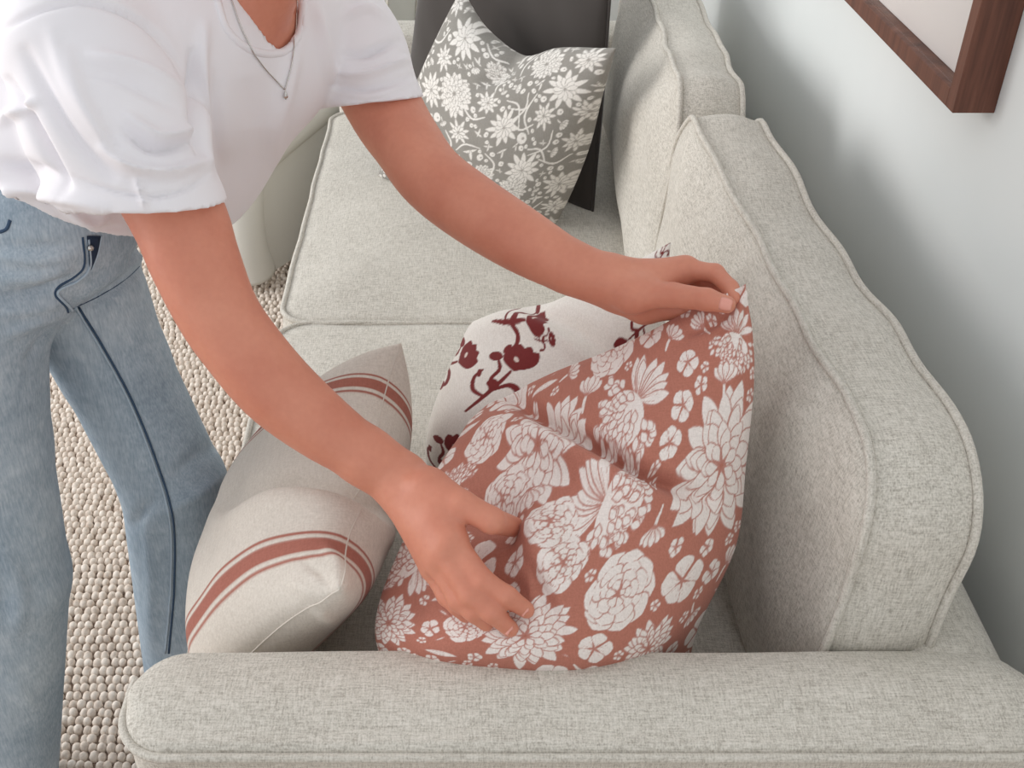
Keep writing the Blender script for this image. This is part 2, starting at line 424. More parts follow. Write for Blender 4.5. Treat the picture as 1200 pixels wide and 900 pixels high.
wr = []
for t in np.linspace(0.04, 0.60, 13):                       # pulled creases across the top band of the near back cushion
    a_ = np.array([815, 135])*(1-t)+np.array([1015, 500])*t; b_ = np.array([885, 135])*(1-t)+np.array([1140, 545])*t
    j_ = random.uniform(-8, 8); q0 = random.uniform(0.1, 0.35); q1 = random.uniform(0.6, 0.95)
    p0, p1 = a_+(b_-a_)*q0, a_+(b_-a_)*q1
    wr.append(([p0, (p0+p1)/2+np.array([4, -6+j_*.4]), p1+np.array([0, j_])], random.uniform(5, 9), random.choice((-1, 1))*random.uniform(.002, .004)))
for q in ([(850, 230), (800, 260), (770, 300)], [(880, 260), (840, 290), (815, 330)], [(905, 300), (880, 320), (860, 350)], [(1010, 560), (985, 600), (960, 620)]):
    wr.append((q, 9, 0.004))
folds(BACK.data, wr)

# ------------------------------------------------------------------ armchair standing beyond the sofa
chair = empty('armchair', (-0.56, 2.53, 0)); tag(chair, 'pale upholstered armchair with rounded arm posts standing beyond the end of the sofa', 'armchair')
chair.rotation_euler = (0, 0, math.atan2(0.845, 0.535)-math.pi/2)
def rbar(pts, hw, hz_round, mat, name):
    """upholstered arm: rounded vertical section swept along a side profile (local y back, z up)"""
    mb = MB(); P = np.asarray(pts, float)
    for_n = 14; V = []; F = []
    secs = []
    for x in np.cos(np.linspace(math.pi, 0, for_n)): secs.append(x)
    m = len(P); inset = np.sqrt(np.clip(1-np.array(secs)**2, 0, 1))
    c = P.mean(0)
    for sx, q in zip(secs, inset):
        d = (P-c); l = np.linalg.norm(d, axis=1)[:, None]
        Q = P-d/l*(1-q)*hz_round
        V.append(np.column_stack([np.full(m, sx*hw), Q]))
    V = np.concatenate(V)
    for i in range(for_n-1):
        for k in range(m): F.append((i*m+k, i*m+(k+1) % m, (i+1)*m+(k+1) % m, (i+1)*m+k))
    F.append(tuple(range(m))[::-1]); F.append(tuple((for_n-1)*m+k for k in range(m)))
    mb.add(V, F); return mb.build(name, mat, chair)
def chair_arm(x):
    P = spline(np.array([(x, 0.02, 0.055), (x, 0.0, 0.14), (x, 0.0, 0.25), (x, 0.025, 0.335), (x, 0.12, 0.375), (x, 0.40, 0.43), (x, 0.70, 0.50)]), 50)
    mb = MB(); V_, F_ = tube(P, 0.054, 18); mb.add(V_, F_); a = mb.build('arm', M['chair'], chair)
    mb = MB(); box(mb, x-0.030, x+0.030, 0.01, 0.72, 0.05, 0.38); mb.build('side_panel', M['chair'], a, False)
chair_arm(0.0); chair_arm(-0.66)
def rb(x0, x1, y0, y1, z0, z1, name, rad=0.05):
    def fm(V): return np.column_stack([V[:, 0]+(x0+x1)/2, V[:, 1]+(y0+y1)/2, V[:, 2]+(z0+z1)/2])
    return cushion(name, (x1-x0)/2, (y1-y0)/2, rad, z1-z0, 0.02, 0.005, fm, M['chair'], chair, 0.004, 0.005, 8, 0.0)
rb(-0.60, -0.06, 0.06, 0.66, 0.10, 0.34, 'seat')
def fmb(V): return np.column_stack([V[:, 0]-0.33, 0.66+V[:, 1]*0.12-V[:, 2], V[:, 1]+0.46])
cushion('backrest', 0.36, 0.36, 0.10, 0.14, 0.03, 0.01, fmb, M['chair'], chair, 0.004, 0.006, 10, 0.0)

# ------------------------------------------------------------------ framed picture on the wall
pic = empty('framed_picture', (WX, 1.205, 1.015)); tag(pic, 'pale framed print in a deep walnut box frame hanging on the white wall', 'picture')
FW, FD, FL, FH = 0.022, 0.048, 0.72, 0.95
def pbox(name, x0, x1, y0, y1, z0, z1, mat):
    mb = MB(); box(mb, x0, x1, y0, y1, z0, z1); o = mb.build(name, mat, pic, False)
    bv = o.modifiers.new('bevel', 'BEVEL'); bv.width = 0.0012; bv.segments = 2; return o
pbox('frame_rail', -FD, 0, 0, FW, 0, FH, M['walnut']); pbox('frame_rail', -FD, 0, FL-FW, FL, 0, FH, M['walnut'])
o = pbox('frame_rail', -FD, 0, FW, FL-FW, 0, FW, M['walnut']); o = pbox('frame_rail', -FD, 0, FW, FL-FW, FH-FW, FH, M['walnut'])
pbox('mount', -FD+0.022, -FD+0.026, FW, FL-FW, FW, FH-FW, M['paper'])
pbox('print', -FD+0.0195, -FD+0.022, FW+0.08, FL-FW-0.08, FW+0.09, FH-FW-0.09, M['paper_tone'])
pbox('glass_pane', -FD+0.006, -FD+0.008, FW, FL-FW, FW, FH-FW, M['glass'])

# ------------------------------------------------------------------ printed patterns (drawn in code on a canvas, kept as vertex colours)
class Canvas:
    def __init__(s, n, bg): s.n = n; s.a = np.empty((n, n, 3)); s.a[:] = lin(bg); s.occ = np.zeros((n, n), bool)
    def _win(s, x, y, r):
        n = s.n; x0, x1 = max(0, int((x-r)*n)), min(n, int((x+r)*n)+2); y0, y1 = max(0, int((y-r)*n)), min(n, int((y+r)*n)+2)
        if x0 >= x1 or y0 >= y1: return None
        Y, X = np.mgrid[y0:y1, x0:x1]; return (slice(y0, y1), slice(x0, x1)), (X+.5)/n-x, (Y+.5)/n-y
    def paint(s, sl, al, col):
        al = np.clip(al, 0, 1)[..., None]; s.a[sl] = s.a[sl]*(1-al)+lin(col)*al
        s.occ[sl] |= al[..., 0] > 0.5
    def petal(s, x, y, ang, L, W, fill, line, lw=0.004, peak=0.6, vein=True, curl=0.0):
        r = max(L, W)*1.15; q = s._win(x+math.cos(ang)*L/2, y+math.sin(ang)*L/2, r*0.75)
        if q is None: return
        sl, X, Y = q; X = X+math.cos(ang)*L/2; Y = Y+math.sin(ang)*L/2
        t = (X*math.cos(ang)+Y*math.sin(ang))/L; u = -X*math.sin(ang)+Y*math.cos(ang)
        u = u-curl*L*np.clip(t, 0, 1)**2
        tt = np.clip(t, 0, 1); e = math.log(0.5)/math.log(peak)
        half = W*0.5*np.sin(np.pi*tt**e)**0.75
        d = half-np.abs(u); d = np.where((t < 0) | (t > 1), -1, d); aa = 1.2/s.n
        s.paint(sl, d/aa+0.5, line)
        s.paint(sl, (d-lw)/aa+0.5, fill)
        if vein:
            v = (np.abs(np.abs(u)-half*0.42) < lw*0.28) & (t > 0.15) & (t < 0.62)
            s.paint(sl, v*0.55, line)
    def blob(s, x, y, r, col, sq=1.0, ang=0.0):
        q = s._win(x, y, r*1.2)
        if q is None: return
        sl, X, Y = q; a = X*math.cos(ang)+Y*math.sin(ang); b = (-X*math.sin(ang)+Y*math.cos(ang))/sq
        s.paint(sl, (r-np.hypot(a, b))*s.n+0.5, col)
    def stroke(s, pts, wd, col, n=40):
        P = spline(np.array(pts), n)
        for i in range(n-1):
            a, b = P[i], P[i+1]; m = (a+b)/2; q = s._win(m[0], m[1], np.linalg.norm(b-a)/2+wd*1.5)
            if q is None: continue
            sl, X, Y = q; X = X+m[0]-a[0]; Y = Y+m[1]-a[1]; d = b-a
            t = np.clip((X*d[0]+Y*d[1])/(d@d+1e-12), 0, 1); dist = np.hypot(X-t*d[0], Y-t*d[1])
            w_ = wd*(0.55+0.45*math.sin(math.pi*(i+.5)/(n-1)))
            s.paint(sl, (w_-dist)*s.n+0.5, col)
    def free(s, x, y, r):
        q = s._win(x, y, r)
        if q is None: return False
        sl, X, Y = q; return not (s.occ[sl] & (np.hypot(X, Y) < r)).any()
    def sample(s, uv):
        p = np.clip(uv*s.n-0.5, 0, s.n-1.001); i = p.astype(int); f = p-i
        x, y = i[:, 0], i[:, 1]; fx, fy = f[:, :1], f[:, 1:]
        A = s.a
        return (A[y, x]*(1-fx)+A[y, x+1]*fx)*(1-fy)+(A[y+1, x]*(1-fx)+A[y+1, x+1]*fx)*fy
def mum(cv, x, y, R, fill, line, ang0=0.0, lw=0.0035, n0=15):
    """chrysanthemum: overlapping rings of petals, outer first"""
    for k, fr in enumerate((1.0, 0.86, 0.72, 0.58, 0.44, 0.3)):
        n = max(6, int(n0-1.6*k))
        for i in range(n):
            a = ang0+2*math.pi*(i+0.5*(k % 2))/n+random.uniform(-.12, .12)
            L = R*fr*random.uniform(0.9, 1.08); base = 0.12*R
            cv.petal(x+math.cos(a)*base*.3, y+math.sin(a)*base*.3, a, L, R*(0.34-0.025*k), fill, line, lw, 0.66, k < 3, random.uniform(-.12, .12))
def mum_side(cv, x, y, R, ang, fill, line, lw=0.0035):
    """seen from the side: a dense scaly dome of short petals and long open petals on one side"""
    for k in range(9):
        a = ang+(k-4)*0.24; cv.petal(x, y, a, R*random.uniform(1.0, 1.25), R*0.36, fill, line, lw, 0.62, True, random.uniform(-.2, .2))
    cv.blob(x-math.cos(ang)*R*.45, y-math.sin(ang)*R*.45, R*.72, fill, .8, ang+1.57)
    pts = []
    for k in range(75):
        a = ang+math.pi+random.uniform(-1.5, 1.5); rr = R*1.05*math.sqrt(random.random())
        pts.append((x+math.cos(a)*rr, y+math.sin(a)*rr, rr, a))
    pts.sort(key=lambda t: -t[2])
    for px, py, rr, a in pts: cv.petal(px, py, a+random.uniform(-.5, .5), R*0.34, R*0.24, fill, line, lw, 0.6, False)
def rose(cv, x, y, R, fill, line, lw=0.0035):
    for k, fr in enumerate((1.0, 0.78, 0.56, 0.36)):
        n = 9-k
        for i in range(n):
            a = 2*math.pi*(i+0.4*k)/n+random.uniform(-.2, .2)
            cv.petal(x, y, a, R*fr*random.uniform(.9, 1.08), R*fr*0.85, fill, line, lw, 0.72, k < 2)
    cv.petal(x, y-R*.1, 0.7, R*.22, R*.2, fill, line, lw, 0.6, False)
def small_flower(cv, x, y, R, fill, line, lw=0.0028):
    a0 = random.uniform(0, 6.28)
    for i in range(5): cv.petal(x, y, a0+i*1.2566+random.uniform(-.2, .2), R*random.uniform(.85, 1.1), R*0.95, fill, line, lw, 0.7)
    cv.blob(x, y, R*.12, line)
def tulip(cv, x, y, R, ang, fill, line, lw=0.003):
    ex, ey = x-math.cos(ang)*R*1.5+0.3*R, y-math.sin(ang)*R*1.5
    cv.stroke([(x, y), ((x+ex)/2-.1*R, (y+ey)/2), (ex, ey)], R*.10, fill)
    for d in (-.75, .75, -.4, .4, 0): cv.petal(x-math.cos(ang)*R*.5, y-math.sin(ang)*R*.5, ang+d, R*1.35, R*.62, fill, line, lw, 0.68)
def leaf(cv, x, y, L, ang, fill, line, lw=0.0028):
    cv.petal(x, y, ang, L, L*.26, fill, line, lw, 0.5, True, random.uniform(-.3, .3))

# ------------------------------------------------------------------ pillows
def pillow(name, ctrl, N, thick_f, thick_b, ndir, mat, p=0.5, seed=1.0, lump=0.004, Nv=None, corner=1.0):
    """ctrl: rows (top to bottom) of world points forming the mid sheet; inflated to both sides along ndir.
    returns object, uv per vertex"""
    G = np.array(ctrl, float); R_, C_ = G.shape[:2]; Nv = Nv or N
    A = cat1(G, np.linspace(0, R_-1, Nv)); A = np.swapaxes(cat1(np.swapaxes(A, 0, 1), np.linspace(0, C_-1, N)), 0, 1)
    u, v = np.meshgrid(np.linspace(0, 1, N), np.linspace(0, 1, Nv))
    pu, pv = 1-np.abs(2*u-1)**2.6, 1-np.abs(2*v-1)**2.6
    prof = (np.clip(pu, 0, 1)**p)*(np.clip(pv, 0, 1)**p)
    if ndir is None:
        du = np.gradient(A, axis=1); dv = np.gradient(A, axis=0); n = np.cross(dv, du); n = n/np.linalg.norm(n, axis=2)[..., None]
        n = n*np.sign((n*(np.array([0, 0, CAMZ])-A)).sum(2))[..., None]
        n = n.reshape(-1, 3).mean(0); n /= np.linalg.norm(n)
    else: n = np.array(ndir, float)/np.linalg.norm(ndir)
    lf = lump*wob(A.reshape(-1, 3), 22, seed).reshape(Nv, N)*prof
    Fr = A+n*(thick_f*prof+lf)[..., None]; Bk = A-n*(thick_b*prof)[..., None]
    V = np.concatenate([Fr.reshape(-1, 3), Bk.reshape(-1, 3)]); idx = np.arange(N*Nv).reshape(Nv, N)
    a, b_, c, d = idx[:-1, :-1].ravel(), idx[:-1, 1:].ravel(), idx[1:, 1:].ravel(), idx[1:, :-1].ravel()
    ff = np.stack([d, c, b_, a], 1)
    bi = np.arange(N*Nv)+N*Nv; bm = np.zeros((Nv, N), bool); bm[0] = bm[-1] = True; bm[:, 0] = bm[:, -1] = True
    bi[bm.ravel()] = np.arange(N*Nv)[bm.ravel()]
    fb = np.stack([bi[a], bi[b_], bi[c], bi[d]], 1)
    q = ff[len(ff)//2+N//2]
    if np.cross(V[q[1]]-V[q[0]], V[q[2]]-V[q[1]])@n < 0: ff, fb = ff[:, ::-1], fb[:, ::-1]
    me = mesh_np(name, V, np.concatenate([ff, fb])); uv = np.stack([u.ravel(), v.ravel()], 1)
    o = link(name, me, mat); return o, np.concatenate([uv, uv])
def put_print(o, cols):
    me = o.data; at = me.attributes.new('print', 'FLOAT_COLOR', 'POINT')
    at.data.foreach_set('color', np.column_stack([cols, np.ones(len(cols))]).astype(np.float32).ravel())
def uv_at(o, uv, pts):
    """uv of the camera-facing vertex nearest to each pixel"""
    n = len(uv)//2; P = proj(coords_of(o.data)[:n])[:, :2]
    return [uv[np.argmin(((P-np.array(q))**2).sum(1))] for q in pts]
def GR(rows): return [[U(*q) for q in r] for r in rows]

# charcoal velvet cushion at the far end
o, uv = pillow('velvet_pillow', GR([[(512, -130, 2.42), (615, -100, 2.28), (716, -18, 2.10)],
                                    [(490, 20, 2.50), (600, 60, 2.36), (706, 110, 2.20)],
                                    [(474, 140, 2.66), (590, 200, 2.45), (694, 252, 2.28)]]), 70, 0.06, 0.06, None, M['velvet'], 0.5, 3)
tag(o, 'charcoal velvet pillow behind the grey floral pillow at the far end of the sofa', 'pillow')
Vv = coords_of(o.data)
idx = np.arange(70*70).reshape(70, 70); rim = np.r_[idx[0], idx[1:, -1], idx[-1, -2::-1], idx[-2:0:-1, 0]]
pm = MB(); pm.add(*tube(Vv[rim], 0.003, 6, True)); pm.build('flange', M['velvet'], o)

# grey floral pillow
grey, guv = pillow('grey_floral_pillow', GR([[(541, -14, 2.25), (566, 30, 2.19), (612, 64, 2.10), (660, 58, 2.02), (722, 56, 1.90)],
                                             [(512, 50, 2.27), (558, 80, 2.20), (608, 110, 2.12), (655, 108, 2.05), (703, 115, 1.97)],
                                             [(488, 105, 2.32), (540, 140, 2.25), (593, 165, 2.17), (645, 172, 2.11), (688, 172, 2.06)],
                                             [(470, 160, 2.37), (520, 185, 2.31), (575, 208, 2.24), (625, 222, 2.18), (668, 225, 2.14)],
                                             [(442, 206, 2.42), (500, 226, 2.36), (555, 242, 2.30), (605, 256, 2.25), (650, 266, 2.21)]]), 250, 0.075, 0.06, None, M['print'], 0.5, 2)
tag(grey, 'grey and cream floral print pillow with a chopped top on the far seat', 'pillow')
folds(grey.data, [([(610, 62), (585, 85), (560, 100)], 9, -0.016), ([(560, 30), (600, 62)], 9, -0.006), ([(625, 70), (660, 62), (700, 66)], 10, 0.006)])
cv = Canvas(900, (152, 149, 143)); FI, LI = (236, 233, 228), (170, 166, 160)
random.seed(11)
def star(cv, x, y, R, n=11):
    for k, fr in enumerate((1.0, 0.6)):
        for i in range(n): cv.petal(x, y, 2*math.pi*(i+.5*k)/n+random.uniform(-.1, .1), R*fr*random.uniform(.85, 1.1), R*.30, FI, LI, 0.003, 0.6, False)
for (q, R, kind) in (((545, 45), .11, 's'), ((532, 110), .12, 'm'), ((662, 105), .10, 's'), ((590, 150), .09, 's'), ((640, 75), .10, 'm'), ((612, 200), .10, 's'), ((600, 222), .10, 'm'), ((655, 215), .08, 's'),
                     ((505, 105), .08, 's'), ((585, 90), .08, 'm'), ((690, 70), .07, 's'), ((500, 160), .09, 's'), ((565, 205), .08, 'm'), ((470, 200), .09, 'm')):
    (x, y), = uv_at(grey, guv, [q])
    if kind == 's': star(cv, x, y, R)
    else: mum(cv, x, y, R*.8, FI, LI, random.random(), 0.0028, 18)
for i in range(60):
    x, y = random.random(), random.random(); a = random.uniform(0, 6.28); L = random.uniform(.10, .18)
    if cv.free(x, y, .02):
        cv.stroke([(x, y), (x+.5*L*math.cos(a), y+.5*L*math.sin(a)), (x+L*math.cos(a+.5), y+L*math.sin(a+.5))], 0.0045, FI, 26)
for R in (.06, .045, .034, .026, .019, .013):
    for i in range(900):
        x, y = random.random(), random.random()
        if not cv.free(x, y, R*.92): continue
        k = random.random()
        if R > .05: star(cv, x, y, R*1.1, 9)
        elif R > .03 and k < .5: tulip(cv, x, y, R*.62, random.uniform(0, 6.28), FI, LI, .002)
        elif R > .02 and k < .8: leaf(cv, x-R*.8, y, R*1.7, random.uniform(-.6, .6), FI, LI, .002); leaf(cv, x, y-R*.7, R*1.5, 1.4, FI, LI, .002)
        else: cv.blob(x, y, R*.80, FI, random.uniform(.7, 1), random.uniform(0, 3)); cv.blob(x+R*.2, y, R*.2, LI)
put_print(grey, cv.sample(guv))

# white pillow with dark red sprigs
white, wuv = pillow('white_sprig_pillow', GR([[(556, 378, 1.52), (605, 362, 1.50), (650, 352, 1.47), (715, 322, 1.44), (786, 284, 1.40)],
                                              [(530, 425, 1.50), (590, 420, 1.47), (660, 415, 1.45), (725, 395, 1.43), (780, 365, 1.41)],
                                              [(508, 480, 1.50), (570, 478, 1.46), (640, 470, 1.44), (710, 460, 1.44), (775, 440, 1.43)],
                                              [(500, 525, 1.51), (560, 540, 1.49), (630, 540, 1.48), (700, 530, 1.48), (770, 510, 1.47)],
                                              [(505, 570, 1.54), (560, 590, 1.53), (630, 590, 1.53), (700, 580, 1.53), (765, 560, 1.52)]]), 220, 0.085, 0.06, None, M['print'], 0.5, 5)
tag(white, 'white pillow printed with dark red flower sprigs, between the striped and the rust pillow', 'pillow')
folds(white.data, [([(612, 356), (650, 372), (688, 392), (720, 425)], 12, -0.014), ([(545, 395), (600, 378), (650, 392), (690, 425)], 13, 0.012)])
cv = Canvas(700, (246, 242, 236)); RD = (128, 50, 50)
def sprig(x, y, s, a):
    c, n = math.cos(a), math.sin(a)
    def T(p): return (x+s*(p[0]*c-p[1]*n), y+s*(p[0]*n+p[1]*c))
    cv.stroke([T(q) for q in ((-.2, .95), (0, .55), (.12, .2), (.2, -.1))], s*.055, RD)
    cv.stroke([T(q) for q in ((0, .55), (-.35, .45), (-.5, .2), (-.42, 0))], s*.05, RD)
    cv.stroke([T(q) for q in ((.05, .4), (.35, .2), (.6, .3), (.62, .5))], s*.06, RD)
    cv.stroke([T(q) for q in ((.05, .4), (-.1, .15), (-.05, -.1), (-.2, -.3))], s*.045, RD)
    cv.blob(*T((-.3, -.35)), s*.17, RD, .6, a); cv.blob(*T((.6, .5)), s*.13, RD, .7, a+1); cv.blob(*T((-.45, .08)), s*.1, RD, .6, a+1)
    cv.blob(*T((-.02, .22)), s*.12, RD, .8, a)
    for d in (-.6, -.2, .25, .65): cv.petal(*T((.25, -.12)), a-math.pi/2+d, s*.6, s*.34, RD, RD, .001, .62, False)
    cv.blob(*T((.18, -.38)), s*.075, (236, 220, 212), .55, a+.6)
for q, s_, a in (((585, 438), .20, .25), ((527, 415), .19, .85), ((612, 368), .17, 1.3), ((520, 535), .19, .2), ((640, 395), .06, 1.5), ((776, 292), .05, .2), ((700, 470), .12, 2.0), ((740, 400), .11, 4.2)):
    (x, y), = uv_at(white, wuv, [q]); sprig(x, y, s_, a)
put_print(white, cv.sample(wuv))

# striped linen pillow standing on its edge, leaning towards the seat front
st, suv = pillow('striped_linen_pillow', [[Uz(470, 402, .735), Uz(452, 458, .690), Uz(432, 545, .675), Uz(412, 610, .705), Uz(398, 690, .715)],
                                          [Uz(415, 440, .66), Uz(395, 500, .635), Uz(365, 580, .62), Uz(345, 650, .64), Uz(328, 735, .64)],
                                          [Uz(350, 500, .56), Uz(325, 560, .55), Uz(300, 640, .55), Uz(278, 720, .55), Uz(262, 800, .55)],
                                          [Uz(312, 540, .482), Uz(292, 600, .482), Uz(272, 680, .482), Uz(258, 760, .482), Uz(245, 835, .482)]], 240, 0.070, 0.105, None, M['linen'], 0.5, 6, 0.004)
tag(st, 'natural linen pillow with rust stripes lying at the front of the near seat', 'pillow')
folds(st.data, [([(262, 588), (320, 566), (385, 572), (456, 598)], 13, -0.030), ([(268, 614), (330, 592), (400, 600), (450, 628)], 16, 0.022),
                ([(380, 640), (397, 665), (402, 695)], 8, 0.006), ([(352, 655), (375, 672), (385, 690)], 7, -0.004), ([(385, 700), (375, 715), (390, 730)], 6, 0.006), ([(340, 680), (370, 700)], 8, 0.003)])
LIN, RU = lin((226, 218, 208)), lin((176, 112, 98))
u_ = suv[:, 0]; cols = np.tile(LIN, (len(u_), 1))
for c0 in (0.245, 0.865):
    d = u_-c0
    al = np.clip(np.maximum.reduce([(0.021-np.abs(d))/0.004, (0.0045-np.abs(d-0.038))/0.004, (0.0045-np.abs(d+0.038))/0.004])+0.5, 0, 1)
    cols = cols*(1-al[:, None])+RU*al[:, None]
put_print(st, cols)
Vs = coords_of(st.data)[:240*240].reshape(240, 240, 3)
sm = MB(); sm.add(*tube(np.concatenate([Vs[0, ::4], Vs[1::4, -1]]), 0.0009, 6)); sm.build('seam', plain('linen_seam', (218, 210, 200)), st)

# rust floral pillow being fluffed
rust, ruv = pillow('rust_floral_pillow', GR([[(572, 474, 1.30), (645, 438, 1.28), (715, 410, 1.245), (790, 375, 1.20), (874, 332, 1.145)],
                                             [(518, 540, 1.26), (610, 520, 1.24), (700, 495, 1.20), (790, 460, 1.175), (884, 430, 1.155)],
                                             [(474, 630, 1.21), (570, 620, 1.17), (680, 600, 1.14), (780, 570, 1.15), (874, 545, 1.165)],
                                             [(442, 715, 1.16), (540, 715, 1.12), (650, 705, 1.105), (760, 680, 1.13), (862, 640, 1.175)],
                                             [(446, 770, 1.15), (540, 772, 1.12), (640, 775, 1.11), (740, 770, 1.14), (818, 735, 1.19)],
                                             [(480, 815, 1.205), (550, 822, 1.205), (630, 824, 1.205), (710, 822, 1.21), (805, 795, 1.225)]]), 380, 0.062, 0.13, (-0.05, -0.75, 0.65), M['print'], 0.55, 1, 0.005)
tag(rust, 'rust pillow with white chrysanthemum print being fluffed in both hands', 'pillow')
folds(rust.data, [([(588, 455), (640, 490), (705, 525), (770, 560), (830, 585)], 10, -0.028), ([(560, 500), (640, 518), (715, 560), (780, 605)], 20, 0.018),
                  ([(868, 340), (845, 372), (805, 392)], 6, -0.009), ([(872, 345), (858, 385), (835, 410)], 5, 0.006), ([(876, 350), (872, 395), (862, 430)], 5, -0.006), ([(880, 350), (870, 400), (860, 450)], 7, 0.004), ([(850, 350), (780, 400), (740, 450)], 16, 0.004),
                  ([(640, 600), (632, 640), (650, 680)], 26, 0.020), ([(600, 640), (585, 610), (540, 600)], 22, -0.016), ([(620, 660), (640, 700), (665, 760)], 8, -0.009),
                  ([(560, 690), (620, 690)], 20, -0.010), ([(600, 625), (640, 622)], 7, 0.005)])
random.seed(5)
cv = Canvas(1300, (190, 124, 107)); FI, LI = (246, 236, 231), (196, 138, 126)
for q, R, kind, a in (((845, 545), .155, 'm', 0), ((745, 470), .12, 's', -0.7), ((710, 590), .115, 's', 3.6), ((725, 695), .095, 'r', 0), ((630, 520), .135, 'm', 1), ((715, 405), .09, 'r', 0), ((615, 745), .12, 'm', .5),
                   ((590, 585), .07, 'r', 0), ((490, 660), .10, 's', .5), ((545, 735), .06, 'r', 0), ((455, 730), .09, 'm', 0), ((862, 395), .08, 's', -1.2), ((660, 660), .06, 'r', 0), ((570, 510), .07, 'r', 0), ((760, 760), .08, 'm', 0), ((645, 610), .06, 'r', 0), ((525, 580), .07, 's', 1)):
    (x, y), = uv_at(rust, ruv, [q])
    if kind == 'm': mum(cv, x, y, R, FI, LI, a)
    elif kind == 's': mum_side(cv, x, y, R*.85, a, FI, LI)
    else: rose(cv, x, y, R, FI, LI)
for q, R, a in (((690, 455), .045, -1.3), ((850, 440), .04, -1.4), ((620, 580), .04, 1.2), ((765, 625), .035, 1.5)):
    (x, y), = uv_at(rust, ruv, [q]); tulip(cv, x, y, R, a, FI, LI)
for R in (.062, .05, .04, .031, .023, .016):
    for i in range(900 if R > .025 else 600):
        x, y = random.random(), random.random()
        if not cv.free(x, y, R*1.0): continue
        k = random.random()
        if R > .035 and k < .35: tulip(cv, x, y, R*.6, random.uniform(0, 6.28), FI, LI)
        elif k < .82: small_flower(cv, x, y, R*.95, FI, LI, .0022)
        else: leaf(cv, x-R*.5, y, R*1.6, random.uniform(-.5, .5), FI, LI)
put_print(rust, cv.sample(ruv))
RB = bvh_of(rust)

